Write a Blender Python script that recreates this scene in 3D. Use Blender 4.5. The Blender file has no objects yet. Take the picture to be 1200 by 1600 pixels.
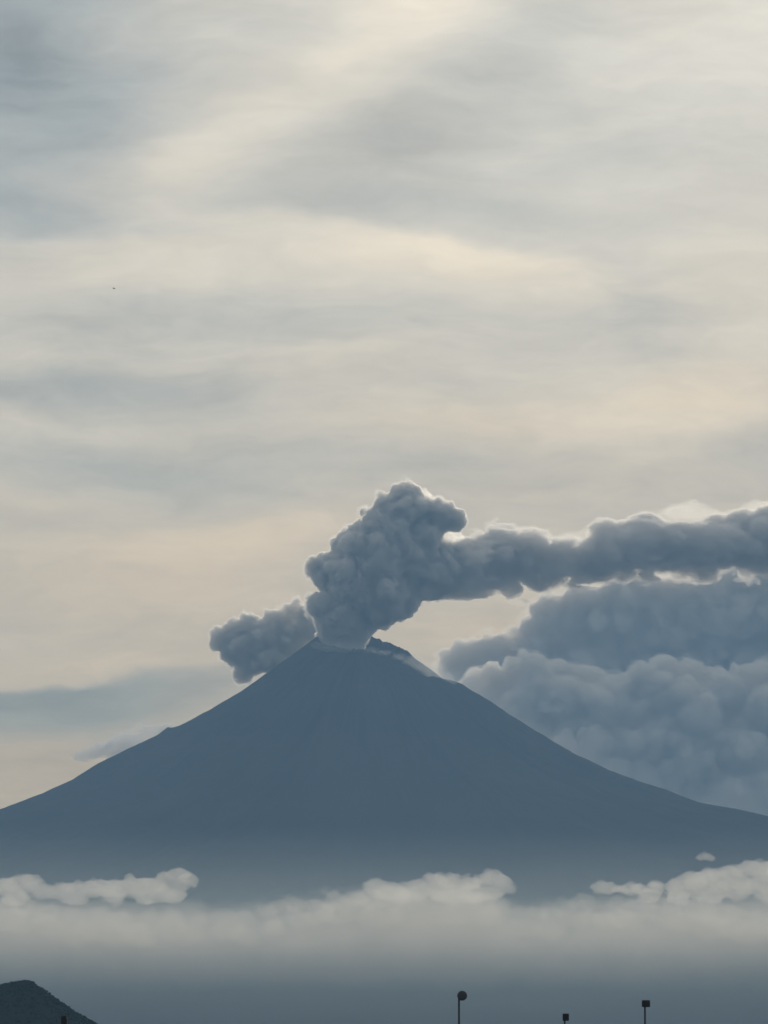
import bpy, bmesh, math, random
import numpy as np
from mathutils import Vector, Matrix

random.seed(7)
rng = np.random.default_rng(11)
S = bpy.context.scene
COL = S.collection
R = math.radians

# ------------------------------------------------------------------ camera model
K = 1.3117e-4                      # tangent per photo pixel (about 9 degrees across)
CAMZ = 9.0                         # standing on a flat roof
PITCH = math.atan(840 * K)         # horizon just below the frame
CAM = Vector((0, 0, CAMZ))
FWD = Vector((0, math.cos(PITCH), math.sin(PITCH)))
UPV = Vector((0, -math.sin(PITCH), math.cos(PITCH)))

def at(x, y, d):
    """photo pixel + distance along +Y -> place in the world"""
    v = FWD + Vector((1, 0, 0)) * ((x - 600) * K) + UPV * ((800 - y) * K)
    return CAM + v * (d / v.y)

def azel(x, y):
    v = FWD + Vector((1, 0, 0)) * ((x - 600) * K) + UPV * ((800 - y) * K)
    return math.degrees(math.atan2(v.x, v.y)), math.degrees(math.atan2(v.z, math.hypot(v.x, v.y)))

# ------------------------------------------------------------------ numpy noise
def _hash(ix, iy, iz, seed):
    h = (ix.astype(np.uint64) * np.uint64(374761393) + iy.astype(np.uint64) * np.uint64(668265263)
         + iz.astype(np.uint64) * np.uint64(2147483647) + np.uint64(seed * 974711 + 13)) & np.uint64(0xffffffff)
    h = ((h ^ (h >> np.uint64(13))) * np.uint64(1274126177)) & np.uint64(0xffffffff)
    h = ((h ^ (h >> np.uint64(16))) * np.uint64(2246822519)) & np.uint64(0xffffffff)
    return (h ^ (h >> np.uint64(15))).astype(np.float64) / 4294967295.0 * 2 - 1

def noise3(p, seed=0):
    p = np.asarray(p, dtype=np.float64) + 5000.0
    i = np.floor(p).astype(np.int64)
    f = p - i
    u = f * f * f * (f * (f * 6 - 15) + 10)
    out = 0
    for dx in (0, 1):
        wx = u[:, 0] if dx else 1 - u[:, 0]
        for dy in (0, 1):
            wy = u[:, 1] if dy else 1 - u[:, 1]
            for dz in (0, 1):
                wz = u[:, 2] if dz else 1 - u[:, 2]
                out = out + wx * wy * wz * _hash(i[:, 0] + dx, i[:, 1] + dy, i[:, 2] + dz, seed)
    return out

def fbm(p, oct=4, seed=0, gain=.5):
    a, s, t = 1.0, 0, 0
    for o in range(oct):
        s = s + a * noise3(p * (2.03 ** o), seed + o); t += a; a *= gain
    return s / t

def billow(p, oct=3, seed=0, gain=.5):
    a, s, t = 1.0, 0, 0
    for o in range(oct):
        s = s + a * (1 - 2 * np.abs(noise3(p * (2.1 ** o), seed + o))); t += a; a *= gain
    return s / t

# ------------------------------------------------------------------ materials
def mat_new(name):
    m = bpy.data.materials.new(name); m.use_nodes = True
    m.node_tree.nodes.clear()
    return m, m.node_tree.nodes, m.node_tree.links

def solid(name, col, rough=.7, var=.25, scale=4.0, metallic=0.0, spec=.5):
    m, n, l = mat_new(name)
    out = n.new('ShaderNodeOutputMaterial'); b = n.new('ShaderNodeBsdfPrincipled')
    tc = n.new('ShaderNodeTexCoord'); nz = n.new('ShaderNodeTexNoise'); nz.inputs['Scale'].default_value = scale
    nz.inputs['Detail'].default_value = 5
    mr = n.new('ShaderNodeMapRange'); mr.inputs[3].default_value = 1 - var; mr.inputs[4].default_value = 1 + var
    mx = n.new('ShaderNodeVectorMath'); mx.operation = 'SCALE'; mx.inputs[0].default_value = col
    l.new(tc.outputs['Object'], nz.inputs['Vector']); l.new(nz.outputs['Fac'], mr.inputs[0])
    l.new(mr.outputs[0], mx.inputs['Scale']); l.new(mx.outputs[0], b.inputs['Base Color'])
    b.inputs['Specular IOR Level'].default_value = spec
    b.inputs['Roughness'].default_value = rough; b.inputs['Metallic'].default_value = metallic
    l.new(b.outputs[0], out.inputs['Surface'])
    return m

def vapour(name, density, col, g=.6, absorb=(0, 0, 0)):
    m, n, l = mat_new(name)
    out = n.new('ShaderNodeOutputMaterial'); v = n.new('ShaderNodeVolumePrincipled')
    v.inputs['Density'].default_value = density
    v.inputs['Color'].default_value = (*col, 1)
    v.inputs['Absorption Color'].default_value = (*absorb, 1)
    v.inputs['Anisotropy'].default_value = g
    l.new(v.outputs[0], out.inputs['Volume'])
    return m

# ------------------------------------------------------------------ object helpers
def link(name, mesh, mat=None, parent=None, smooth=False):
    o = bpy.data.objects.new(name, mesh); COL.objects.link(o)
    if mat: mesh.materials.append(mat)
    if parent: o.parent = parent
    if smooth: mesh.polygons.foreach_set('use_smooth', [True] * len(mesh.polygons))
    return o

def tag(o, label, cat, group=None, kind=None):
    o['label'] = label; o['category'] = cat
    if group: o['group'] = group
    if kind: o['kind'] = kind
    return o

def mesh_np(name, verts, faces):
    me = bpy.data.meshes.new(name)
    me.from_pydata([tuple(v) for v in verts], [], [tuple(f) for f in faces]); me.update()
    return me

def grid_mesh(name, P):
    """P: (n, m, 3) array of points"""
    n, m = P.shape[:2]
    idx = np.arange(n * m).reshape(n, m)
    f = np.stack([idx[:-1, :-1], idx[1:, :-1], idx[1:, 1:], idx[:-1, 1:]], -1).reshape(-1, 4)
    return mesh_np(name, P.reshape(-1, 3), f)

# ------------------------------------------------------------------ clouds: lumps grown on lumps, fused, roughened
_ico = bmesh.new(); bmesh.ops.create_icosphere(_ico, subdivisions=2, radius=1)
ICO_V = np.array([v.co[:] for v in _ico.verts]); ICO_F = np.array([[v.index for v in f.verts] for f in _ico.faces]); _ico.free()

def grow(base, levels=2, kids=9, shrink=(.32, .5), up=.25, seed=1):
    """base: list of (centre, radius, (sx,sy,sz)); returns it with smaller lumps budding off every lump"""
    rr = random.Random(seed)
    out = list(base); cur = list(base)
    for lv in range(levels):
        nxt = []
        for c, r, sc in cur:
            for _ in range(kids):
                d = Vector((rr.gauss(0, 1), rr.gauss(0, 1), rr.gauss(0, 1) + up)).normalized()
                q = r * rr.uniform(*shrink)
                p = Vector(c) + Vector((d.x * sc[0], d.y * sc[1], d.z * sc[2])) * (r * rr.uniform(.82, .98))
                s2 = tuple(1 + (k - 1) * .5 for k in sc)
                nxt.append((p, q, s2))
        out += nxt; cur = nxt
    return out

def worley(p, seed=0):
    """1 at the middle of a cell falling to 0 at its border: round bulges with creases between"""
    p = p + 5000.0
    i = np.floor(p).astype(np.int64); f = p - i
    best = np.full(len(p), 9.0)
    for dx in (-1, 0, 1):
        for dy in (-1, 0, 1):
            for dz in (-1, 0, 1):
                h = ((i[:, 0] + dx) * 73856093) ^ ((i[:, 1] + dy) * 19349663) ^ ((i[:, 2] + dz) * 83492791) ^ (seed * 2654435)
                h = (h ^ (h >> 13)) * 1274126177 & 0x7fffffff
                h = (h ^ (h >> 15)) * 668265263 & 0x7fffffff
                h = h ^ (h >> 14)
                d = (f[:, 0] - dx - (h & 1023) / 1023.0) ** 2 + (f[:, 1] - dy - (h >> 10 & 1023) / 1023.0) ** 2 + (f[:, 2] - dz - (h >> 20 & 1023) / 1023.0) ** 2
                best = np.minimum(best, d)
    return 1 - np.minimum(best, 1.2)

def surface(F, org, step, min_island=40):
    """smooth closed surface of F > 0 on a grid (one vertex per crossed cell)"""
    F = np.pad(F, 1, constant_values=-step[0]); org = np.asarray(org) - np.asarray(step)
    ins = F > 0
    nx, ny, nz = F.shape
    acc = np.zeros((nx - 1, ny - 1, nz - 1, 3)); cnt = np.zeros((nx - 1, ny - 1, nz - 1))
    sl = lambda o, n_: slice(o, n_ - 1 + o)
    for ax in range(3):
        o1, o2 = [a for a in range(3) if a != ax]
        for a in (0, 1):
            for b in (0, 1):
                s0 = [0, 0, 0]; s0[o1] = a; s0[o2] = b
                s1 = list(s0); s1[ax] = 1
                A = F[sl(s0[0], nx), sl(s0[1], ny), sl(s0[2], nz)]; B = F[sl(s1[0], nx), sl(s1[1], ny), sl(s1[2], nz)]
                cr_ = (A > 0) != (B > 0)
                tt = np.where(cr_, A / np.where(A - B == 0, 1, A - B), 0)
                acc[..., ax] += np.where(cr_, tt, 0)
                acc[..., o1] += np.where(cr_, a, 0); acc[..., o2] += np.where(cr_, b, 0)
                cnt += cr_
    cell = cnt > 0
    vid = np.full(cell.shape, -1, np.int64); vid[cell] = np.arange(cell.sum())
    base = np.argwhere(cell)
    V = (base + acc[cell] / cnt[cell][:, None]) * np.asarray(step) + org
    Q = []
    for ax in range(3):
        o1, o2 = [(1, 2), (2, 0), (0, 1)][ax]
        A = ins; sA = [slice(None)] * 3; sB = [slice(None)] * 3
        sA[ax] = slice(0, -1); sB[ax] = slice(1, None)
        c_ = ins[tuple(sA)] != ins[tuple(sB)]
        e = np.argwhere(c_)
        e = e[(e[:, o1] > 0) & (e[:, o2] > 0) & (e[:, o1] < F.shape[o1] - 1) & (e[:, o2] < F.shape[o2] - 1)]
        flip = ins[tuple(sA)][tuple(e.T)]
        def v(d1, d2):
            k = e.copy(); k[:, o1] += d1; k[:, o2] += d2; return vid[tuple(k.T)]
        q = np.stack([v(-1, -1), v(0, -1), v(0, 0), v(-1, 0)], -1)
        q[~flip] = q[~flip][:, ::-1]
        Q.append(q)
    Q = np.concatenate(Q)
    lab = np.arange(len(V))
    while True:                                     # connected pieces
        m_ = lab[Q].min(1); new = lab.copy()
        for k in range(4): np.minimum.at(new, Q[:, k], m_)
        new = new[new]
        if (new == lab).all(): break
        lab = new
    u, inv, c_ = np.unique(lab, return_inverse=True, return_counts=True)
    keep = (c_ >= min_island)[inv] if min_island > 0 else (inv == c_.argmax())
    Q = Q[keep[Q[:, 0]]]
    remap = np.cumsum(keep) - 1
    return V[keep], remap[Q]

def roughen(F, org, step, feat, amp, seed, warp=.35, stretch=(1, 1, 1), wisp=.25):
    """add lumps, creases and ragged wisps to the field close to its surface"""
    band = np.abs(F) < amp * 1.6
    idx = np.argwhere(band)
    p = (idx * np.asarray(step) + np.asarray(org)) / np.asarray(stretch)
    q = p / feat
    w = np.stack([noise3(q * 1.1, seed + 31), noise3(q * 1.1, seed + 37), noise3(q * 1.1, seed + 41)], -1)
    q2 = q + w * warp
    d = .32 * (worley(q2, seed + 1) - .62) * 1.5 + .24 * (worley(q2 * 2.3, seed + 2) - .62) * 1.6 + .17 * (worley(q2 * 5.1 + w * .3, seed + 3) - .62) * 1.6
    d += wisp * (.7 * fbm(q * 1.7 + w, 5, seed + 4, .6) + .8 * fbm(q * .55, 2, seed + 9))
    F = F.copy(); F[band] += amp * d * 1.5
    return F

def lump_field(lumps, voxel, pad):
    C = np.array([l_[0][:] for l_ in lumps]); Rr = np.array([l_[1] for l_ in lumps]); Sc = np.array([l_[2] for l_ in lumps])
    lo = (C - Rr[:, None] * Sc).min(0) - pad; hi = (C + Rr[:, None] * Sc).max(0) + pad
    N = np.ceil((hi - lo) / voxel).astype(int) + 1
    F = np.full(N, -pad * 2.0)
    ax = [lo[k] + np.arange(N[k]) * voxel for k in range(3)]
    for c_, r_, s_ in zip(C, Rr, Sc):
        e = r_ * s_ + pad
        a = np.maximum(((c_ - e - lo) / voxel).astype(int), 0); b = np.minimum(((c_ + e - lo) / voxel).astype(int) + 2, N)
        dx, dy, dz = [((ax[k][a[k]:b[k]] - c_[k]) / s_[k]) for k in range(3)]
        dist = r_ - np.sqrt(dx[:, None, None] ** 2 + dy[None, :, None] ** 2 + dz[None, None, :] ** 2)
        v = F[a[0]:b[0], a[1]:b[1], a[2]:b[2]]
        np.maximum(v, dist, out=v)
    return F, lo

def settle(name, V, Q, mat):
    lo, hi = V.min(0), V.max(0)
    org = np.array([(lo[0] + hi[0]) / 2, (lo[1] + hi[1]) / 2, lo[2]])
    o = link(name, mesh_np(name, V - org, Q), mat, smooth=True); o.location = org
    return o

def cloud(name, lumps, voxel, mat, amp, feat, seed=0, min_island=40, frayed=None, **kw):
    F, lo = lump_field(lumps, voxel, amp * 1.7 + (frayed[3] if frayed else 0))
    G = roughen(F, lo, (voxel,) * 3, feat, amp, seed, **kw)
    V, Q = surface(G, lo, (voxel,) * 3, min_island)
    o = settle(name, V, Q, mat)
    if frayed:                                     # a thin torn skin of vapour round the dense body
        vname, vmat, off, va, vf, st = frayed
        near = np.abs(G) < va * 2
        idx = np.argwhere(near)
        p = (idx * voxel + lo) / (vf * np.asarray(st))
        w = np.stack([noise3(p * 1.2, seed + 51), noise3(p * 1.2, seed + 57), noise3(p * 1.2, seed + 61)], -1)
        G = G + off
        G[near] += va * 1.6 * fbm(p + w * .7, 5, seed + 63, .62)
        V, Q = surface(G, lo, (voxel,) * 3, 60)
        v = settle(vname, V, Q, vmat); v.location -= o.location; v.parent = o
    return o

def L(x, y, r, d, sx=1, sy=1, sz=1):
    """a lump given in photo pixels at a distance; sx/sy/sz squash it"""
    return (at(x, y, d), r * K * d, (sx, sy, sz))

# ================================================================== THE SETTING
D = 40000.0                                        # distance of the crater
PX = K * D

# ---- volcano -------------------------------------------------------
left = [(575, 988), (500, 992), (490, 997), (460, 1020), (430, 1042), (390, 1072), (350, 1096), (300, 1124), (272, 1140), (266, 1134), (259, 1138), (240, 1153),
        (200, 1172), (150, 1198), (110, 1224), (60, 1247), (0, 1270), (-120, 1312), (-300, 1364), (-600, 1432), (-1000, 1502), (-1500, 1580), (-1950, 1645)]
right = [(575, 988), (640, 1024), (660, 1038), (690, 1060), (700, 1071), (708, 1067), (722, 1070), (738, 1081), (770, 1100), (800, 1121), (850, 1152), (900, 1183), (960, 1211), (1000, 1226),
         (1050, 1242), (1100, 1262), (1200, 1281), (1320, 1310), (1500, 1356), (1800, 1428), (2200, 1505), (2700, 1582), (3100, 1645)]
CX = 568.0
ctr = at(CX, 1640, D); ctr.z = 0
def prof(pts):
    w = [at(x, y, D) for x, y in pts]
    r = np.array([abs(p.x - ctr.x) for p in w]); z = np.array([p.z for p in w])
    o = np.argsort(r); return r[o], z[o]
rl, zl = prof(left[1:]); rr_, zr = prof(right[1:])
NA, RIM = 720, 72 * PX
rads = np.concatenate([np.linspace(0, RIM, 16), RIM + (13500 - RIM) * np.linspace(0.004, 1, 230) ** 1.55])
th = np.linspace(0, 2 * np.pi, NA + 1)
RR, TT = np.meshgrid(rads, th, indexing='ij')
hL = np.interp(RR, rl, zl); hR = np.interp(RR, rr_, zr)
wR = .5 + .5 * np.cos(TT)
smooth_l = np.interp(RR, rl, zl) * 0 + np.interp(RR, rl[[i for i in range(len(rl)) if i not in (7, 8, 9, 10)]], zl[[i for i in range(len(rl)) if i not in (7, 8, 9, 10)]])
nl = np.exp(-((np.abs(TT - np.pi)) / .22) ** 2)
hL = smooth_l + (hL - smooth_l) * nl
H = hL * (1 - wR) + hR * wR
# crater rim: low toward the camera, high behind
zrim = lambda y: at(CX, y, D).z
th_k = np.array([0, .25, .5, .75, 1, 1.25, 1.5, 1.75, 2]) * np.pi
ry_k = np.array([1024, 1004, 984, 976, 996, 1012, 1020, 1021, 1024])
rim = np.interp(TT, th_k, [zrim(y) for y in ry_k])
t = np.clip((RR - RIM) / (1.2 * RIM), 0, 1)
Hr = np.interp(RIM, rl, zl) * (1 - wR) + np.interp(RIM, rr_, zr) * wR
H = H + (rim - Hr) * (1 - t) ** 2 * (RR >= RIM)
inside = RR < RIM
H = np.where(inside, rim - 330 * (1 - (RR / RIM) ** 2.2), H)
X = ctr.x + RR * np.cos(TT); Y = ctr.y + RR * np.sin(TT)
q = np.stack([X / 900, Y / 900, np.zeros_like(X)], -1).reshape(-1, 3)
rough = fbm(q, 5, 3).reshape(X.shape)
qa = np.stack([np.cos(TT) * 7, np.sin(TT) * 7, RR / 6000], -1).reshape(-1, 3)
gul = -np.abs(fbm(qa, 4, 9)).reshape(X.shape)
edge = np.abs(np.sin(TT))                          # deep gullies face the viewer, the skyline stays close to its line
fade = np.clip(RR / 1500, 0, 1) * np.clip((13500 - RR) / 4000, 0, 1)
H = H + fade * (gul * 190 * edge + rough * (12 + 18 * edge)) + np.where(RR > RIM * .8, 1, 0) * fbm(q * 9, 4, 21).reshape(X.shape) * 9
H[-1] = np.minimum(H[-1], -5)
P = np.stack([X, Y, H], -1)
m_vol = solid('volcanic_slope', (.055, .054, .052), .97, .35, 0.0012, 0, 0)
o = link('volcano', grid_mesh('volcano', P), m_vol, smooth=True)
tag(o, 'large blue-grey volcano cone with a smoking crater, rising behind the low clouds', 'volcano', kind='structure')

# ---- ground --------------------------------------------------------
gx = np.linspace(-58000, 58000, 120); gy = np.linspace(-9000, 55000, 100)
GX, GY = np.meshgrid(gx, gy, indexing='ij')
gz = np.zeros_like(GX)
o = link('ground', grid_mesh('ground', np.stack([GX, GY, gz], -1)[:, ::-1]), solid('plain', (.055, .06, .04), .95, .5, .0009, 0, 0))
tag(o, 'wide dark plain stretching out to the foot of the volcano', 'ground', kind='structure')

# ---- near hill at lower left --------------------------------------
HD = 9000.0
hp = [(-520, 1640), (-300, 1604), (-160, 1572), (-60, 1553), (0, 1541), (20, 1536.5), (42, 1533.5), (52, 1536), (60, 1541), (80, 1556), (100, 1570.5), (120, 1584), (150, 1601), (190, 1622), (235, 1641)]
hx = np.array([at(x, 1640, HD).x for x, y in hp]); hz = np.array([at(600, y, HD).z for x, y in hp]); hz[0] = hz[-1] = -2
nx_, ny_ = 320, 120
xs = np.linspace(hx[0], hx[-1], nx_); ys = np.linspace(-1, 1, ny_)
HX, HY = np.meshgrid(xs, ys, indexing='ij')
base = np.interp(HX, hx, hz)
HYw = HD + HY * 320 + 40 * np.sin(HX / 90)
hgt = base * (1 - np.abs(HY) ** 1.6) - 1.5 * (np.abs(HY) > .97)
hq = np.stack([HX / 60, HYw / 60, HX * 0], -1).reshape(-1, 3)
hgt = hgt + fbm(hq, 4, 4).reshape(HX.shape) * 3.5 * np.clip(hgt / 30, 0, 1) * np.clip(np.abs(HY) * 4, .12, 1)
hill_pts = np.stack([HX, HYw, hgt], -1)
o = link('hill', grid_mesh('hill', hill_pts), solid('hill_earth', (.02, .025, .022), .95, .3, .03, 0, 0), smooth=True)
tag(o, 'dark wooded hill with a rounded top in the lower corner', 'hill', kind='structure')
# its wood: one mass of small ragged crowns
ic = bmesh.new(); bmesh.ops.create_icosphere(ic, subdivisions=1, radius=1)
iv = np.array([v.co[:] for v in ic.verts]); iff = np.array([[v.index for v in f.verts] for f in ic.faces]); ic.free()
TV, TF, nb = [], [], 0
for _ in range(5200):
    i = random.randint(60, nx_ - 2); j = int(random.triangular(4, ny_ - 10, ny_ * .45))
    p = hill_pts[i, j] + np.array([random.uniform(-3, 3), random.uniform(-3, 3), 0])
    if p[2] < 3: continue
    s = random.uniform(1.3, 3.0)
    v = iv * np.array([s * random.uniform(.8, 1.2), s, s * random.uniform(.7, 1.15)]) * (1 + rng.normal(0, .16, (len(iv), 1))) + p + np.array([0, 0, s * .35])
    TV.append(v); TF.append(iff + nb); nb += len(iv)
o = link('hillside_woods', mesh_np('hillside_woods', np.concatenate(TV), np.concatenate(TF)), solid('wood_foliage', (.022, .032, .024), .9, .3, .08, 0, 0))
tag(o, 'low dark scrub and trees covering the small hill', 'woods', kind='stuff')

# ---- haze ----------------------------------------------------------
HAZE_TOP = 4850.0
bm = bmesh.new(); bmesh.ops.create_cube(bm, size=1)
me = bpy.data.meshes.new('haze'); bm.to_mesh(me); bm.free()
o = link('haze', me, vapour('haze_air', HAZE_DENS := 1.6e-5, (.28, .522, .845), .1))
o.scale = (120000, 66000, HAZE_TOP + 8); o.location = (0, 23000, (HAZE_TOP - 8) / 2)
tag(o, 'thin blue evening haze filling the air over the plain', 'haze', kind='stuff')

# ================================================================== SMOKE AND CLOUDS
m_smoke = vapour('ash_smoke', .065, (.998, .976, .945), .62)
m_trail = vapour('drifting_smoke', .022, (.994, .972, .946), .6)
m_head_mist = vapour('mist_head_vapour', .0014, (.955, .935, .90), .4)
m_steam = vapour('thin_steam', .008, (.975, .965, .95), .75)
m_wisp = vapour('drifting_steam', .0022, (.93, .935, .94), .5)
m_edge = vapour('trail_edge', .0022, (.97, .96, .945), .7)
m_fray = vapour('frayed_smoke', .0085, (.985, .97, .95), .55)
m_fray_bank = vapour('frayed_cloud', .0026, (.98, .96, .93), .5)
m_bank = vapour('cloud_vapour', .016, (.985, .955, .905), .5)
m_faint = vapour('faint_vapour', .009, (.93, .925, .92), .3)
m_small = vapour('small_cloud_vapour', .045, (.99, .968, .935), .55)
m_low = vapour('low_cloud_vapour', .0044, (.985, .965, .93), .5)
m_mist = vapour('mist_vapour', .0013, (.925, .905, .87), .4)

d0 = D + 60
pl = [L(529, 1008, 33, d0, 1, .9, 1), (L(533, 985, 34, d0)), L(548, 985, 26, d0 + 60), L(520, 970, 22, d0), L(536, 960, 42, d0), L(566, 952, 36, d0 + 50), L(494, 944, 17, d0 - 40),
      L(532, 928, 30, d0), L(560, 915, 55, d0), L(598, 920, 50, d0), L(491, 886, 12, d0), L(514, 890, 17, d0), L(535, 895, 38, d0), L(588, 880, 58, d0), L(633, 880, 50, d0 + 90),
      L(543, 855, 26, d0), L(570, 846, 36, d0), L(605, 835, 46, d0), L(645, 842, 38, d0 + 40), L(588, 812, 24, d0), L(610, 800, 32, d0), L(632, 800, 34, d0), L(628, 776, 23, d0), L(640, 772, 18, d0 + 60),
      L(668, 797, 20, d0 + 20), L(692, 805, 20, d0 - 20), L(708, 809, 15, d0 - 20), L(668, 895, 44, d0 + 150), L(630, 935, 30, d0 + 60), L(604, 955, 20, d0 + 40), L(672, 858, 22, d0 + 160), L(700, 868, 20, d0 + 200), L(655, 780, 12, d0 + 80)]
o = cloud('smoke_plume', grow(pl, 1, 9, (.26, .46), .3, 3), 10, m_smoke, 46, 150, 5, frayed=('thin_smoke', m_fray, 5, 42, 110, (1, 1, 1)), warp=.8, wisp=.65)
tag(o, 'tall dark grey billowing smoke plume pouring straight out of the crater', 'smoke plume')

fr = [L(655, 815, 22, d0 + 120), L(672, 838, 22, d0 + 140), L(698, 838, 20, d0 + 140), L(712, 845, 13, d0 + 140), L(718, 815, 13, d0 + 60), L(664, 776, 10, d0 + 60), L(684, 786, 10, d0 + 60), L(648, 768, 9, d0 + 60), L(690, 862, 20, d0 + 150)]
fo = cloud('smoke_fringe', grow(fr, 1, 9, (.26, .46), .3, 4), 9, m_steam, 34, 100, 6, warp=.6, wisp=.6)
fo.location -= o.location; fo.parent = o; fo['label'] = 'thin bright sunlit edge of the smoke'
tl = [(672, 905, 36), (695, 898, 42), (722, 890, 46), (750, 884, 47), (778, 876, 46), (806, 872, 46), (832, 875, 46), (862, 882, 38), (895, 876, 36), (930, 870, 38), (965, 866, 40), (1000, 859, 42), (1035, 852, 46),
      (1070, 846, 48), (1105, 848, 47), (1140, 848, 47), (1175, 840, 50), (1210, 836, 52), (1260, 830, 55), (1320, 822, 58), (1390, 812, 60), (1470, 800, 62), (1560, 790, 64)]
tl += [(760, 912, 20), (800, 915, 18), (850, 912, 18), (905, 905, 16), (715, 925, 20), (1180, 880, 26), (1100, 890, 20)]
tb = [L(x, y + random.uniform(-5, 6), r * random.uniform(.78, .98), D + 350 + (x - 690) * 2.2 + random.uniform(-90, 90), 1.3, 1.1, .9) for x, y, r in tl]
o = cloud('smoke_trail', grow(tb, 1, 8, (.26, .46), .15, 8), 15, m_trail, 62, 130, 17, frayed=('thin_smoke', m_fray, 10, 60, 130, (2.0, 1.2, .8)), stretch=(1.8, 1.2, .9), wisp=1.0, warp=.8)
tag(o, 'long grey smoke trail drifting sideways from the plume above the cloud bank', 'smoke trail')

fr = [(790, 836, 10), (828, 826, 10), (850, 836, 10), (885, 838, 10), (930, 828, 12), (950, 826, 10), (1010, 812, 12), (1040, 803, 12), (1066, 795, 15), (1085, 793, 15), (1108, 796, 12), (1150, 798, 11), (1185, 788, 12), (980, 826, 12), (905, 838, 12), (870, 842, 10), (810, 833, 10), (965, 824, 10), (1128, 800, 11), (1168, 794, 11)]
fo = cloud('smoke_fringe', grow([L(x, y + 6, r * .98, D + 430 + (x - 690) * 2.2, 1.5, 1, .9) for x, y, r in fr], 1, 8, (.26, .46), .3, 44), 11, m_edge, 40, 110, 45, warp=.8, wisp=.8, stretch=(1.6, 1, 1))
fo.location -= o.location; fo.parent = o; fo['label'] = 'thin bright sunlit upper edge of the trail'
stw = [(500, 1009, 6), (514, 1012, 7), (530, 1013, 7), (546, 1013, 7), (560, 1014, 4), (580, 1016, 5), (600, 1020, 5), (622, 1027, 5), (645, 1036, 7), (660, 1042, 9), (675, 1050, 10), (688, 1058, 9), (698, 1066, 6), (648, 1030, 6), (668, 1046, 10)]
so_ = cloud('steam_wisp', grow([L(x, y, r * 1.25, D - 440, 1.8, 1.4, .8) for x, y, r in stw], 1, 8, (.3, .5), .3, 14), 6, m_wisp, 13, 60, 15, 60, wisp=.7, stretch=(1.6, 1, 1))
tag(so_, 'thin pale wisp of steam creeping down the far side of the crater rim', 'steam')
lc = [(478, 962, 12), (490, 985, 14), (400, 1005, 28), (365, 1000, 20), (352, 999, 17), (370, 988, 18), (392, 985, 22), (372, 1016, 24), (392, 1030, 24), (415, 1000, 26), (420, 1022, 26), (380, 1052, 15), (437, 975, 15), (425, 965, 11), (455, 958, 9), (448, 1000, 20), (470, 985, 15), (486, 975, 10), (462, 1010, 16), (465, 945, 6)]
o = cloud('small_cloud', grow([L(x, y, r * 1.1, D + 1500) for x, y, r in lc], 1, 8, (.26, .46), .3, 21), 10, m_small, 34, 120, 23, frayed=('thin_vapour', m_fray, 5, 42, 100, (1, 1, 1)), wisp=.6, warp=.6)
tag(o, 'small lumpy grey cloud beside the crater, low behind the shoulder of the cone', 'cloud')

sm = [(150, 1178, 7), (165, 1174, 9), (182, 1168, 10), (200, 1162, 11), (218, 1156, 11), (236, 1148, 11), (252, 1142, 9), (190, 1180, 12), (225, 1172, 14), (128, 1184, 5), (140, 1181, 6)]
o = cloud('faint_cloud', grow([L(x, y - 2, r * 1.25, D + 3200, 1.6, 1.6, .8) for x, y, r in sm], 1, 8, (.3, .5), .2, 24), 9, m_faint, 40, 80, 25, 0, wisp=.8, stretch=(1.8, 1.5, 1))
tag(o, 'faint ragged scrap of grey cloud resting along the near slope below the little notch', 'cloud')
BD = 62500.0
ba = [(698, 1030, 20), (722, 1022, 24), (752, 1022, 26), (782, 1020, 26), (808, 1016, 24), (838, 990, 36), (866, 968, 40), (900, 962, 44), (940, 962, 46), (985, 965, 50), (1030, 972, 50), (1075, 972, 50), (1125, 965, 56), (1180, 958, 60), (1240, 955, 64), (1310, 950, 70), (1400, 950, 80), (1500, 960, 90),
      (986, 1003, 42), (1123, 1008, 46), (1050, 1010, 44), (885, 1000, 36), (905, 1005, 40), (850, 1015, 34), (940, 1005, 44), (720, 1060, 40), (780, 1070, 50), (850, 1050, 60), (930, 1050, 70), (1010, 1060, 70), (1090, 1060, 70), (1180, 1060, 80), (1290, 1060, 90), (1420, 1070, 100), (800, 1130, 60), (900, 1150, 80), (1000, 1160, 80), (1100, 1170, 90), (1220, 1170, 95), (1350, 1180, 100), (960, 1240, 70), (1080, 1260, 80), (1200, 1270, 90), (1340, 1280, 100)]
o = cloud('cloud_bank', grow([L(x, y, r * .9, BD + (y - 1000) * 2, 1, 1, 1) for x, y, r in [(a_, b_ - (16 if a_ > 950 and b_ < 1000 else 0), c_ + (5 if a_ > 950 and b_ < 1000 else 0)) for a_, b_, c_ in ba]], 1, 8, (.25, .45), .3, 31), 32, m_bank, 90, 400, 33, 0, frayed=('thin_vapour', m_fray_bank, 15, 110, 330, (1.6, 1, .8)), warp=.8, wisp=.6)
tag(o, 'broad slate grey cloud bank heaped up behind the far shoulder of the volcano', 'cloud bank')
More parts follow.
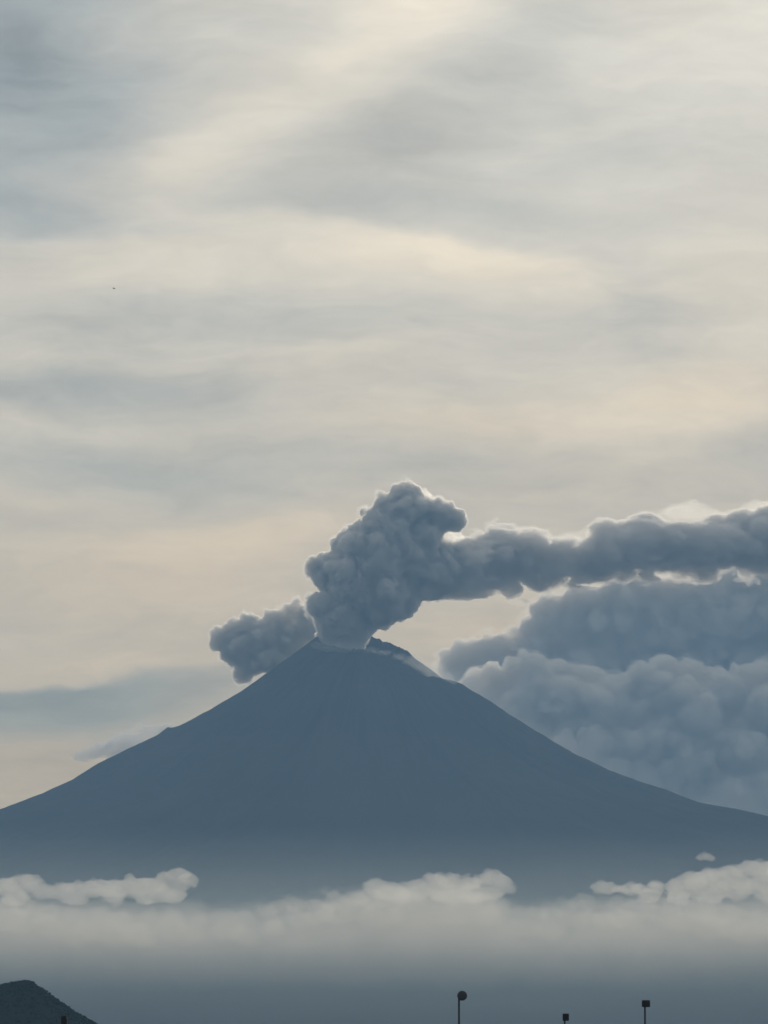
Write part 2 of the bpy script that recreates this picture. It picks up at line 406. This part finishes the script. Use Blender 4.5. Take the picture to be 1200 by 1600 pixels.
bb = [(1147, 1258, 44), (1091, 1128, 42), (1024, 1160, 42), (1074, 1200, 42), (735, 1075, 16), (760, 1085, 24), (790, 1090, 30), (830, 1085, 34), (800, 1120, 26), (850, 1135, 36), (900, 1115, 40), (990, 1080, 34), (960, 1080, 30), (930, 1170, 34), (880, 1175, 30), (960, 1215, 36), (1040, 1225, 44), (1030, 1085, 36), (1140, 1085, 36), (742, 1062, 14), (770, 1060, 20), (805, 1052, 24), (832, 1044, 26), (862, 1058, 28), (900, 1064, 24), (925, 1060, 22), (880, 1095, 40), (820, 1100, 36), (950, 1105, 40), (1005, 1062, 26), (1040, 1048, 27), (1080, 1052, 28), (1115, 1062, 26), (1165, 1058, 26), (1195, 1062, 30), (1060, 1100, 44), (1130, 1110, 44), (1200, 1115, 48), (1270, 1100, 50), (1350, 1110, 55),
      (985, 1120, 32), (1030, 1125, 34), (900, 1150, 44), (980, 1175, 46), (1070, 1180, 50), (1160, 1180, 52), (1250, 1180, 56), (1000, 1230, 44), (1100, 1245, 50), (1200, 1250, 54), (1300, 1250, 60)]
o = cloud('cumulus_bank', grow([L(x, y, r * .9, BD - 2300 + (y - 1000) * -4 + random.uniform(-250, 250)) for x, y, r in bb], 1, 8, (.25, .45), .35, 41), 28, m_bank, 64, 300, 43, 0, frayed=('thin_vapour', m_fray_bank, 25, 110, 330, (1.6, 1, .8)), warp=.8, wisp=.7)
tag(o, 'paler rounded cumulus heads in front of the slate grey cloud bank', 'cloud bank')

# low clouds in front of the mountain
LD = 23500.0
def low(name, pts, label, seed, d=LD, mat=m_low, vox=7, sx=1.5, amp=24, feat=75):
    o = cloud(name, grow([L(x, y, r * 1.05, d + random.uniform(-60, 60), sx, 1.5, .85) for x, y, r in pts], 1, 8, (.25, .45), .4, seed), vox, mat, amp, feat, seed + 2, 0, wisp=.5, warp=.6, stretch=(1.4, 1.8, .9))
    return tag(o, label, 'cloud', 'small low clouds floating before the volcano')
low('low_cloud', [(-30, 1390, 16), (10, 1388, 16), (45, 1382, 13), (70, 1392, 12), (105, 1392, 15), (120, 1402, 14), (180, 1402, 14), (230, 1402, 14), (20, 1402, 14), (140, 1390, 16), (175, 1386, 17), (205, 1388, 18), (235, 1384, 18), (255, 1370, 11), (275, 1367, 12), (292, 1374, 10), (250, 1396, 15), (275, 1384, 10), (270, 1400, 12)], 'long low cloud with a raised domed end, above the mist above the small hill', 51)
low('low_cloud', [(585, 1386, 11), (603, 1393, 12), (622, 1398, 12), (640, 1396, 14), (655, 1388, 11), (680, 1382, 13), (705, 1376, 13), (730, 1378, 12), (760, 1374, 13), (780, 1378, 12), (795, 1388, 7), (700, 1395, 16), (740, 1396, 16), (770, 1394, 13)], 'low heaped cloud with twin domes directly below the crater side of the mountain', 61)
low('low_cloud', [(940, 1386, 9), (955, 1388, 9), (970, 1390, 9), (1015, 1400, 12), (1060, 1402, 12), (1110, 1398, 16), (1130, 1384, 19), (1170, 1384, 19), (1210, 1388, 20), (1090, 1386, 15), (1060, 1394, 13), (985, 1390, 10), (1000, 1388, 10), (1025, 1386, 12), (1055, 1384, 13), (1085, 1376, 15), (1110, 1372, 16), (1140, 1368, 17), (1170, 1360, 17), (1200, 1364, 20), (1235, 1362, 22), (1275, 1370, 22), (1150, 1392, 15), (1200, 1395, 17), (1090, 1394, 12)], 'largest bright low cloud, climbing toward the edge under the long far slope', 71)
low('low_cloud', [(1094, 1340, 5.5), (1102, 1338, 7), (1110, 1341, 5)], 'tiny lone puff of cloud floating over the largest low cloud', 81, vox=4, amp=9, feat=30)
tops = [(-160, 1392), (-60, 1388), (0, 1386), (90, 1392), (200, 1390), (300, 1392), (350, 1410), (400, 1406), (450, 1398), (540, 1388), (600, 1380), (680, 1376), (760, 1380), (820, 1404), (870, 1402), (930, 1388), (1010, 1384), (1100, 1382), (1210, 1380), (1360, 1384)]
MD = LD - 1500
tw = [at(x, y, MD) for x, y in tops]
vx = (16, 50, 9)
lo = np.array([at(-170, 1500, MD).x, MD - 900, at(600, 1606, MD).z]); hi = np.array([at(1370, 1500, MD).x, MD + 900, at(600, 1360, MD).z])
N = ((hi - lo) / vx).astype(int)
gx_, gy_, gz_ = np.meshgrid(*[lo[k] + np.arange(N[k]) * vx[k] for k in range(3)], indexing='ij')
xx = gx_[:, :, 0]; yy = gy_[:, :, 0]
roll = fbm(np.stack([xx / 330, yy / 900, xx * 0], -1).reshape(-1, 3), 4, 77).reshape(xx.shape) * 30 - 20
ztop = np.interp(xx, [p.x for p in tw], [p.z for p in tw]) + roll
zb, zf = at(600, 1578, MD).z, at(600, 1428, MD).z
q = np.clip((gz_ - zb) / (zf - zb), 0, 1)
half = 560 * (q * q * (3 - 2 * q)) ** 2.1 - 6
F = np.minimum(half * np.clip((ztop[:, :, None] - gz_) / 190, .004, 1) ** 1.25 - np.abs(gy_ - MD), (ztop[:, :, None] - gz_))
F0 = F
F = roughen(F, lo, vx, 120, 52, 95, wisp=.55, warp=.6, stretch=(1.35, 5, 1))
F = F0 + (F - F0) * (.12 + .88 * np.clip(q * 1.6 - .3, 0, 1))
V, Q = surface(F, lo, vx, 0)
o = settle('mist_bank', V, Q, m_mist)
hd_ = [(-20, 1410, 14), (10, 1408, 13), (38, 1416, 12), (70, 1424, 14), (110, 1428, 14), (150, 1432, 14), (190, 1434, 13), (230, 1433, 14), (270, 1432, 14), (310, 1434, 13), (350, 1433, 14), (385, 1430, 13), (415, 1422, 13), (440, 1416, 13), (465, 1412, 13), (495, 1410, 15), (525, 1409, 14), (552, 1404, 13), (580, 1402, 15), (610, 1405, 15), (645, 1406, 16), (680, 1402, 17), (715, 1404, 17), (748, 1408, 16), (778, 1414, 14), (805, 1424, 13), (835, 1427, 12), (862, 1424, 13), (888, 1416, 13), (912, 1409, 14), (938, 1414, 13), (965, 1414, 13), (992, 1411, 14), (1020, 1410, 14), (1048, 1411, 14), (1075, 1416, 14), (1105, 1424, 14), (1140, 1430, 13), (1175, 1432, 13), (1210, 1431, 14), (1245, 1428, 15)]
hd_ += [(x + random.uniform(-14, 14), y + random.uniform(14, 26), r * 1.35) for x, y, r in hd_]
ho = cloud('cloud_head', grow([L(x, y + 3, r * 1.05, MD + random.uniform(-260, 260), 1.35, 2.4, .85) for x, y, r in hd_], 1, 8, (.25, .45), .4, 97), 9, m_head_mist, 30, 90, 98, 400, wisp=.8, warp=.7, stretch=(1.5, 2.5, .9))
ho.location -= o.location; ho.parent = o
tag(o, 'long pale bank of mist lying across the foot of the volcano', 'mist', kind='stuff')

# bluish veil hanging at the foot of the mountain, thinning upward
zz = np.concatenate([[0.5], np.linspace(15, at(600, 1285, 25500).z, 40)])
zpk = at(600, 1450, 25500).z
hf = 1250 * np.where(zz > zpk, np.clip(1 - (zz - zpk) / (zz[-1] - zpk), 0, 1) ** 1.5, .12 + .88 * np.clip(zz / zpk, 0, 1) ** 1.6) + .5
xsv = np.linspace(-9000, 9000, 60)
ring = np.concatenate([np.stack([25500 - hf, zz], -1), np.stack([25500 + hf, zz], -1)[::-1]])
Pv = np.zeros((len(xsv), len(ring) + 1, 3))
for i_, xv in enumerate(xsv):
    Pv[i_, :, 0] = xv; Pv[i_, :-1, 1:] = ring; Pv[i_, -1, 1:] = ring[0]
vm = grid_mesh('mist_veil', Pv)
bm = bmesh.new(); bm.from_mesh(vm); bmesh.ops.remove_doubles(bm, verts=bm.verts, dist=.01)
bmesh.ops.holes_fill(bm, edges=[e for e in bm.edges if e.is_boundary]); bmesh.ops.recalc_face_normals(bm, faces=bm.faces); bm.to_mesh(vm); bm.free()
o = link('mist_veil', vm, vapour('veil_air', 2.4e-4, (.78, .88, .90), .3))
tag(o, 'thin bluish veil of haze softening the foot of the volcano behind the low clouds', 'haze', kind='stuff')

# ================================================================== LAMP POSTS AND BIRD
m_metal = solid('weathered_metal', (.075, .09, .115), .55, .3, 6, .4)
m_head = solid('lamp_housing', (.05, .064, .08), .5, .3, 8)
m_glass = solid('lamp_lens', (.045, .058, .075), .4, .3, 8)

def bm_obj(name, bm, mat, parent, bevel=0):
    if bevel:
        bmesh.ops.bevel(bm, geom=[e for e in bm.edges if e.calc_face_angle(0) > .7], offset=bevel, segments=2, affect='EDGES', profile=.6)
    me = bpy.data.meshes.new(name); bm.to_mesh(me); bm.free()
    return link(name, me, mat, parent)

def cyl(bm, p0, p1, r0, r1, n=20):
    a = Vector(p1) - Vector(p0)
    q = Vector((0, 0, 1)).rotation_difference(a.normalized()).to_matrix().to_4x4()
    bmesh.ops.create_cone(bm, cap_ends=True, segments=n, radius1=r0, radius2=r1, depth=a.length, matrix=Matrix.Translation((Vector(p0) + Vector(p1)) / 2) @ q)

def box(bm, c, s, rot=None):
    M = Matrix.Translation(c) @ (rot.to_4x4() if rot else Matrix()) @ Matrix.Diagonal((*s, 1))
    bmesh.ops.create_cube(bm, size=1, matrix=M)

def lamp(x_pole, y_top, d, kind, w, h, off, label, rz=0):
    """w, h, off in metres: head size and its offset from the pole"""
    g = at(x_pole, 1640, d); ztop = at(x_pole, y_top, d).z
    root = bpy.data.objects.new('lamp_post', None); COL.objects.link(root)
    root.location = (g.x, g.y, 0); root.rotation_euler.z = rz
    tag(root, label, 'lamp post', 'lamp posts standing along the foot of the picture')
    b = bmesh.new(); cyl(b, (0, 0, 0), (0, 0, ztop - h * .55), .10, .052, 20); cyl(b, (0, 0, 0), (0, 0, .5), .15, .14, 20); bm_obj('pole', b, m_metal, root)
    b = bmesh.new(); box(b, (0, 0, .012), (.42, .42, .024)); bm_obj('base_plate', b, m_metal, root, .006)
    zc = ztop - h / 2
    b = bmesh.new()
    cyl(b, (0, 0, ztop - h * .72), (0, 0, ztop - h * .40), .06, .06, 18)
    cyl(b, (0, 0, zc - h * .1), (off, -.10, zc - h * .02), .035, .03, 14)
    bm_obj('bracket', b, m_metal, root)
    if kind == 'round':
        b = bmesh.new(); cyl(b, (off, .07, zc), (off, -.10, zc), w * .40, w / 2, 40); cyl(b, (off, -.10, zc), (off, -.16, zc), w / 2, w / 2, 40)
        hd = bm_obj('lamp_head', b, m_head, root, .008)
        b = bmesh.new(); cyl(b, (off, -.162, zc), (off, -.185, zc), w * .42, w * .36, 40); bm_obj('lens', b, m_glass, hd)
        b = bmesh.new()
        for k in range(5): box(b, (off - w * .24 + k * w * .12, .10, zc), (.012, .07, w * .5))
        bm_obj('cooling_fin', b, m_head, hd)
    else:
        tilt = Matrix.Rotation(R(14), 3, 'X')
        b = bmesh.new(); box(b, (off, -.05, zc), (w, .20, h * .96), tilt); hd = bm_obj('lamp_head', b, m_head, root, min(w, h) * .14)
        b = bmesh.new(); box(b, (off, -.163, zc - .03), (w * .8, .02, h * .7), tilt); bm_obj('lens', b, m_glass, hd, .004)
        b = bmesh.new(); box(b, (off, -.15, zc + h * .47), (w * .96, .20, .014), Matrix.Rotation(R(-8), 3, 'X')); bm_obj('visor', b, m_metal, hd, .003)
    return root

pxm = lambda n, d: n * K * d
d1 = 250; lamp(717.2, 1547.5, d1, 'round', pxm(15.5, d1), pxm(16.5, d1), pxm(5, d1), 'tallest lamp post, with a round disc head hung to one side of its pole')
d2 = 262; lamp(1008, 1563, d2, 'square', pxm(13, d2), pxm(10.5, d2), pxm(1.6, d2), 'lamp post with a wide rounded box head under the far cloud bank')
d3 = 270; lamp(882.5, 1584, d3, 'square', pxm(10, d3), pxm(11, d3), pxm(1.6, d3), 'lamp post with a small square head between the two taller posts')
d4 = 270; lamp(99.5, 1588, d4, 'square', pxm(9.5, d4), pxm(13, d4), pxm(.2, d4), 'short lamp post with a dark square head in front of the wooded hill')

def bird():
    p = at(178, 451, 900)
    b = bmesh.new()
    # body, neck, head, bill and fanned tail as one lofted skin along X
    rings = [(-.30, .010, .07), (-.20, .02, .045), (-.10, .045, .05), (0, .06, .06), (.09, .055, .055), (.15, .03, .032), (.185, .034, .034), (.215, .02, .02), (.245, .004, .004)]
    prev = None
    for x, rz_, ry in rings:
        c = [b.verts.new((x, ry * math.cos(a), rz_ * math.sin(a))) for a in [i * math.tau / 12 for i in range(12)]]
        if prev:
            for i in range(12): b.faces.new((prev[i], prev[(i + 1) % 12], c[(i + 1) % 12], c[i]))
        else: b.faces.new(c[::-1])
        prev = c
    b.faces.new(prev)
    for s in (-1, 1):
        st = [(0.04, .03, .09, .02), (.16, .10, .10, .018), (.30, .13, .085, .014), (.44, .10, .06, .01), (.56, .04, .02, .005)]
        pr = None
        for y, z, ch, tk in st:
            cx = .06 - y * .18
            c = [b.verts.new(v) for v in ((cx + ch * .5, s * y, z), (cx, s * y, z + tk), (cx - ch, s * y, z - .004), (cx, s * y, z - tk * .5))]
            if pr:
                for i in range(4): b.faces.new((pr[i], pr[(i + 1) % 4], c[(i + 1) % 4], c[i]))
            else: b.faces.new(c)
            pr = c
        b.faces.new(pr[::-1])
    bmesh.ops.recalc_face_normals(b, faces=b.faces)
    me = bpy.data.meshes.new('bird'); b.to_mesh(me); b.free()
    o = link('bird', me, solid('dark_feathers', (.03, .03, .03), .8, .3, 12), smooth=True)
    o.location = p; o.rotation_euler = (R(20), 0, R(35))
    tag(o, 'tiny dark bird far off, gliding alone high in the grey sky', 'bird')
bird()

# ================================================================== LIGHT AND SKY
SUN_EL, SUN_AZ = 20.0, 9.0                          # behind the mountain, above the frame, a little to the right
sd = Vector((math.sin(R(SUN_AZ)) * math.cos(R(SUN_EL)), math.cos(R(SUN_AZ)) * math.cos(R(SUN_EL)), math.sin(R(SUN_EL))))
su = bpy.data.lights.new('sun', 'SUN'); su.energy = 1.8; su.angle = R(3.0); su.color = (1, .88, .70)
so = bpy.data.objects.new('sun', su); COL.objects.link(so)
so.rotation_euler = (-sd).to_track_quat('-Z', 'Y').to_euler(); so.location = (0, 0, 3000)

W = bpy.data.worlds.new('World'); S.world = W; W.use_nodes = True
nt = W.node_tree; nt.nodes.clear(); n = nt.nodes; l = nt.links
def nd(t, **kw):
    x = n.new(t)
    for k, v in kw.items(): setattr(x, k, v)
    return x
def mth(op, a, b=None, c=None, clamp=False):
    x = nd('ShaderNodeMath', operation=op); x.use_clamp = clamp
    for i, v in enumerate((a, b, c)):
        if v is None: continue
        if isinstance(v, (int, float)): x.inputs[i].default_value = v
        else: l.new(v, x.inputs[i])
    return x.outputs[0]
def noise(vec, scale, detail, rough=.5, dist=0):
    x = nd('ShaderNodeTexNoise'); x.inputs['Scale'].default_value = scale; x.inputs['Detail'].default_value = detail
    x.inputs['Roughness'].default_value = rough; x.inputs['Distortion'].default_value = dist
    l.new(vec, x.inputs['Vector']); return x
tc = nd('ShaderNodeTexCoord')
sep = nd('ShaderNodeSeparateXYZ'); l.new(tc.outputs['Generated'], sep.inputs[0])
az = mth('MULTIPLY', mth('ARCTAN2', sep.outputs[0], sep.outputs[1]), 57.29578)
el = mth('MULTIPLY', mth('ARCSINE', sep.outputs[2]), 57.29578)
comb = nd('ShaderNodeCombineXYZ'); l.new(az, comb.inputs[0]); l.new(el, comb.inputs[1])
# warp (streaks drawn out along the wind)
mp = nd('ShaderNodeMapping'); mp.inputs['Scale'].default_value = (.42, 1.0, 1); mp.inputs['Rotation'].default_value = (0, 0, R(-6)); l.new(comb.outputs[0], mp.inputs[0])
nw = noise(mp.outputs[0], .9, 4, .55)
sub = nd('ShaderNodeVectorMath', operation='SUBTRACT'); l.new(nw.outputs['Color'], sub.inputs[0]); sub.inputs[1].default_value = (.5, .5, .5)
mul = nd('ShaderNodeVectorMath', operation='MULTIPLY'); l.new(sub.outputs[0], mul.inputs[0]); mul.inputs[1].default_value = (1.9, .85, 0)
add = nd('ShaderNodeVectorMath', operation='ADD'); l.new(comb.outputs[0], add.inputs[0]); l.new(mul.outputs[0], add.inputs[1])
UV = add.outputs[0]
mp2 = nd('ShaderNodeMapping'); mp2.inputs['Scale'].default_value = (.55, 2.3, 1); mp2.inputs['Rotation'].default_value = (0, 0, R(-4)); l.new(UV, mp2.inputs[0])
n2 = noise(mp2.outputs[0], .9, 8, .54)
mp3 = nd('ShaderNodeMapping'); mp3.inputs['Scale'].default_value = (.5, 1.2, 1); mp3.inputs['Location'].default_value = (31, 7, 3); l.new(UV, mp3.inputs[0])
n3 = noise(mp3.outputs[0], .55, 3, .5)

# named patches of the veil: place and size in photo pixels, turned into azimuth / elevation
patches = [  # x, y, rx, ry, tilt, brightness, warmth
    (0, 60, 260, 330, 20, -.34, -.85), (520, 110, 380, 85, 36, .09, .22), (660, 10, 260, 110, 32, .10, .18), (250, 270, 220, 60, 30, .06, .25), (200, 130, 260, 50, 36, -.05, -.1), (1180, 30, 260, 220, 0, .09, .0),
    (600, 225, 270, 110, 20, -.13, -.05), (820, 70, 160, 90, 25, -.03, -.15), (900, 240, 260, 160, 5, .0, -.05),
    (20, 325, 130, 45, 0, -.10, -.30), (150, 395, 330, 65, -2, .11, .40, 1), (600, 385, 330, 75, -6, .16, .38, 1), (780, 405, 230, 60, -9, .07, .28, 1),
    (650, 322, 330, 28, -3, -.07, -.15), (330, 500, 300, 55, 3, -.09, -.20), (960, 500, 240, 45, 4, -.05, -.10), (1180, 420, 180, 130, 0, .06, .30),
    (150, 615, 330, 42, -2, -.19, -.55), (230, 555, 200, 25, 4, .03, .0), (200, 670, 400, 22, 1, .015, -.1), (140, 730, 300, 50, -4, -.10, -.45), (480, 735, 300, 60, 3, -.07, -.25),
    (560, 580, 240, 60, 5, .02, .15), (960, 640, 360, 60, 4, .11, .36), (1140, 600, 160, 70, 10, .06, .35), (660, 665, 220, 40, 0, .05, .3), (900, 745, 420, 45, 3, -.03, .0), (1190, 690, 120, 60, 20, -.05, -.1),
    (330, 845, 280, 85, 4, .13, .55, 1), (60, 900, 300, 60, 0, .0, .20), (300, 960, 330, 80, 0, .05, .45), (780, 980, 240, 70, 5, .02, .55), (90, 1040, 240, 22, 6, .05, .30),
    (60, 1093, 330, 66, 5, -.31, -1.3, 1), (60, 1175, 240, 40, -4, .0, .20), (60, 1225, 420, 90, 0, -.12, .30), (300, 1090, 200, 70, 10, -.03, .1)]
accL = None; accW = None
for (x, y, rx, ry, tilt, bl, wm, *sharp) in patches:
    a, e = azel(x, y); s = math.degrees(K)
    m_ = nd('ShaderNodeMapping', vector_type='TEXTURE'); l.new(UV, m_.inputs[0])
    m_.inputs['Location'].default_value = (a, e, 0); m_.inputs['Rotation'].default_value = (0, 0, R(tilt)); m_.inputs['Scale'].default_value = (rx * s * 1.4, ry * s * 1.4, 1)
    g = nd('ShaderNodeTexGradient', gradient_type='SPHERICAL'); l.new(m_.outputs[0], g.inputs[0])
    sm_ = nd('ShaderNodeMapRange', interpolation_type='SMOOTHSTEP'); l.new(g.outputs['Fac'], sm_.inputs[0])
    gs = sm_.outputs[0]
    if sharp:                                      # a crisp upper edge
        sy = nd('ShaderNodeSeparateXYZ'); l.new(m_.outputs[0], sy.inputs[0])
        ed = nd('ShaderNodeMapRange', interpolation_type='SMOOTHSTEP'); l.new(sy.outputs[1], ed.inputs[0])
        ed.inputs[1].default_value = .38; ed.inputs[2].default_value = .14
        gs = mth('MULTIPLY', gs, ed.outputs[0])
    accL = mth('MULTIPLY_ADD', gs, bl * 1.15, accL if accL is not None else 0.0)
    accW = mth('MULTIPLY_ADD', gs, wm * 1.0, accW if accW is not None else 0.0)
dot = nd('ShaderNodeVectorMath', operation='DOT_PRODUCT'); l.new(tc.outputs['Generated'], dot.inputs[0]); dot.inputs[1].default_value = sd
# overall brightness: strongest round the hidden sun, weak on the far side of the sky
glow = nd('ShaderNodeMapRange'); l.new(dot.outputs['Value'], glow.inputs[0])
glow.inputs[1].default_value = -.6; glow.inputs[2].default_value = 1.0; glow.inputs[3].default_value = .38; glow.inputs[4].default_value = .76
Lm = mth('ADD', glow.outputs[0], accL)
Lm = mth('ADD', Lm, mth('MULTIPLY', mth('SUBTRACT', n3.outputs['Fac'], .5), .16))
mp4 = nd('ShaderNodeMapping'); mp4.inputs['Scale'].default_value = (.8, 3.0, 1); mp4.inputs['Location'].default_value = (5, 17, 9); l.new(UV, mp4.inputs[0])
n4 = noise(mp4.outputs[0], 1.7, 9, .66, .4)
mp5 = nd('ShaderNodeMapping'); mp5.inputs['Scale'].default_value = (.45, 1.9, 1); mp5.inputs['Rotation'].default_value = (0, 0, R(-38)); l.new(UV, mp5.inputs[0])
n5 = noise(mp5.outputs[0], 1.0, 7, .58, .3)
high = nd('ShaderNodeMapRange', interpolation_type='SMOOTHSTEP'); l.new(el, high.inputs[0]); high.inputs[1].default_value = 8.2; high.inputs[2].default_value = 10.6
Lm = mth('ADD', Lm, mth('MULTIPLY', mth('SUBTRACT', n2.outputs['Fac'], .5), mth('MULTIPLY_ADD', high.outputs[0], -.26, .34)))
Lm = mth('ADD', Lm, mth('MULTIPLY', mth('SUBTRACT', n4.outputs['Fac'], .5), mth('MULTIPLY_ADD', high.outputs[0], -.12, .26)))
Lm = mth('ADD', Lm, mth('MULTIPLY', mth('SUBTRACT', n5.outputs['Fac'], .5), mth('MULTIPLY', high.outputs[0], .36)))
Wm = mth('ADD', accW, mth('MULTIPLY', mth('SUBTRACT', n2.outputs['Fac'], .5), .45))
Wm = mth('MULTIPLY_ADD', Wm, .5, .5, clamp=True)
ramp = nd('ShaderNodeValToRGB'); l.new(Wm, ramp.inputs[0])
cr = ramp.color_ramp; cr.elements[0].color = (.85, .995, 1.10, 1); cr.elements[1].color = (1.13, 1.0, .80, 1)
e_ = cr.elements.new(.45); e_.color = (1.0, 1.0, .97, 1)
low_ = nd('ShaderNodeMapRange'); low_.interpolation_type = 'SMOOTHSTEP'; l.new(el, low_.inputs[0]); low_.inputs[1].default_value = 2.0; low_.inputs[2].default_value = 11.0
redden = nd('ShaderNodeMix', data_type='RGBA'); west = nd('ShaderNodeMapRange'); west.interpolation_type = 'SMOOTHSTEP'; l.new(dot.outputs['Value'], west.inputs[0]); west.inputs[1].default_value = -.2; west.inputs[2].default_value = .9
l.new(low_.outputs[0], redden.inputs[0]); redden.inputs[6].default_value = (1.235, .94, .575, 1); redden.inputs[7].default_value = (1.09, 1.01, .87, 1)
cool = nd('ShaderNodeMix', data_type='RGBA'); l.new(west.outputs[0], cool.inputs[0]); cool.inputs[6].default_value = (.95, 1.0, 1.06, 1); l.new(redden.outputs[2], cool.inputs[7])
tint = nd('ShaderNodeVectorMath', operation='MULTIPLY'); l.new(ramp.outputs[0], tint.inputs[0]); l.new(cool.outputs[2], tint.inputs[1])
veil = nd('ShaderNodeVectorMath', operation='SCALE'); l.new(tint.outputs[0], veil.inputs[0]); l.new(mth('MULTIPLY', Lm, 10.0), veil.inputs['Scale'])
sky = nd('ShaderNodeTexSky', sky_type='NISHITA'); sky.sun_disc = False; sky.sun_elevation = R(SUN_EL); sky.sun_rotation = R(SUN_AZ); sky.altitude = 2150; sky.dust_density = 2
mix = nd('ShaderNodeMix', data_type='RGBA'); mix.inputs[0].default_value = .93
l.new(sky.outputs[0], mix.inputs[6]); l.new(veil.outputs[0], mix.inputs[7])
bg = nd('ShaderNodeBackground'); bg.inputs[1].default_value = .1; l.new(mix.outputs[2], bg.inputs[0])
wo = nd('ShaderNodeOutputWorld'); l.new(bg.outputs[0], wo.inputs[0])

# ================================================================== CAMERA AND RENDER
cd = bpy.data.cameras.new('camera'); co_ = bpy.data.objects.new('camera', cd); COL.objects.link(co_)
cd.sensor_fit = 'HORIZONTAL'; cd.angle_x = 2 * math.atan(600 * K)
cd.clip_start = 1; cd.clip_end = 250000
co_.location = CAM; co_.rotation_euler = (math.pi / 2 + PITCH, 0, 0)
S.camera = co_
S.view_settings.view_transform = 'Standard'; S.view_settings.look = 'None'; S.view_settings.gamma = 1; S.view_settings.exposure = 0
S.render.engine = 'CYCLES'
c = S.cycles
c.use_denoising = True; c.denoiser = 'OPENIMAGEDENOISE'
c.sample_clamp_indirect = 3; c.sample_clamp_direct = 6
c.max_bounces = 12; c.volume_bounces = 8; c.diffuse_bounces = 3; c.transparent_max_bounces = 96
c.use_adaptive_sampling = True; c.adaptive_threshold = .01
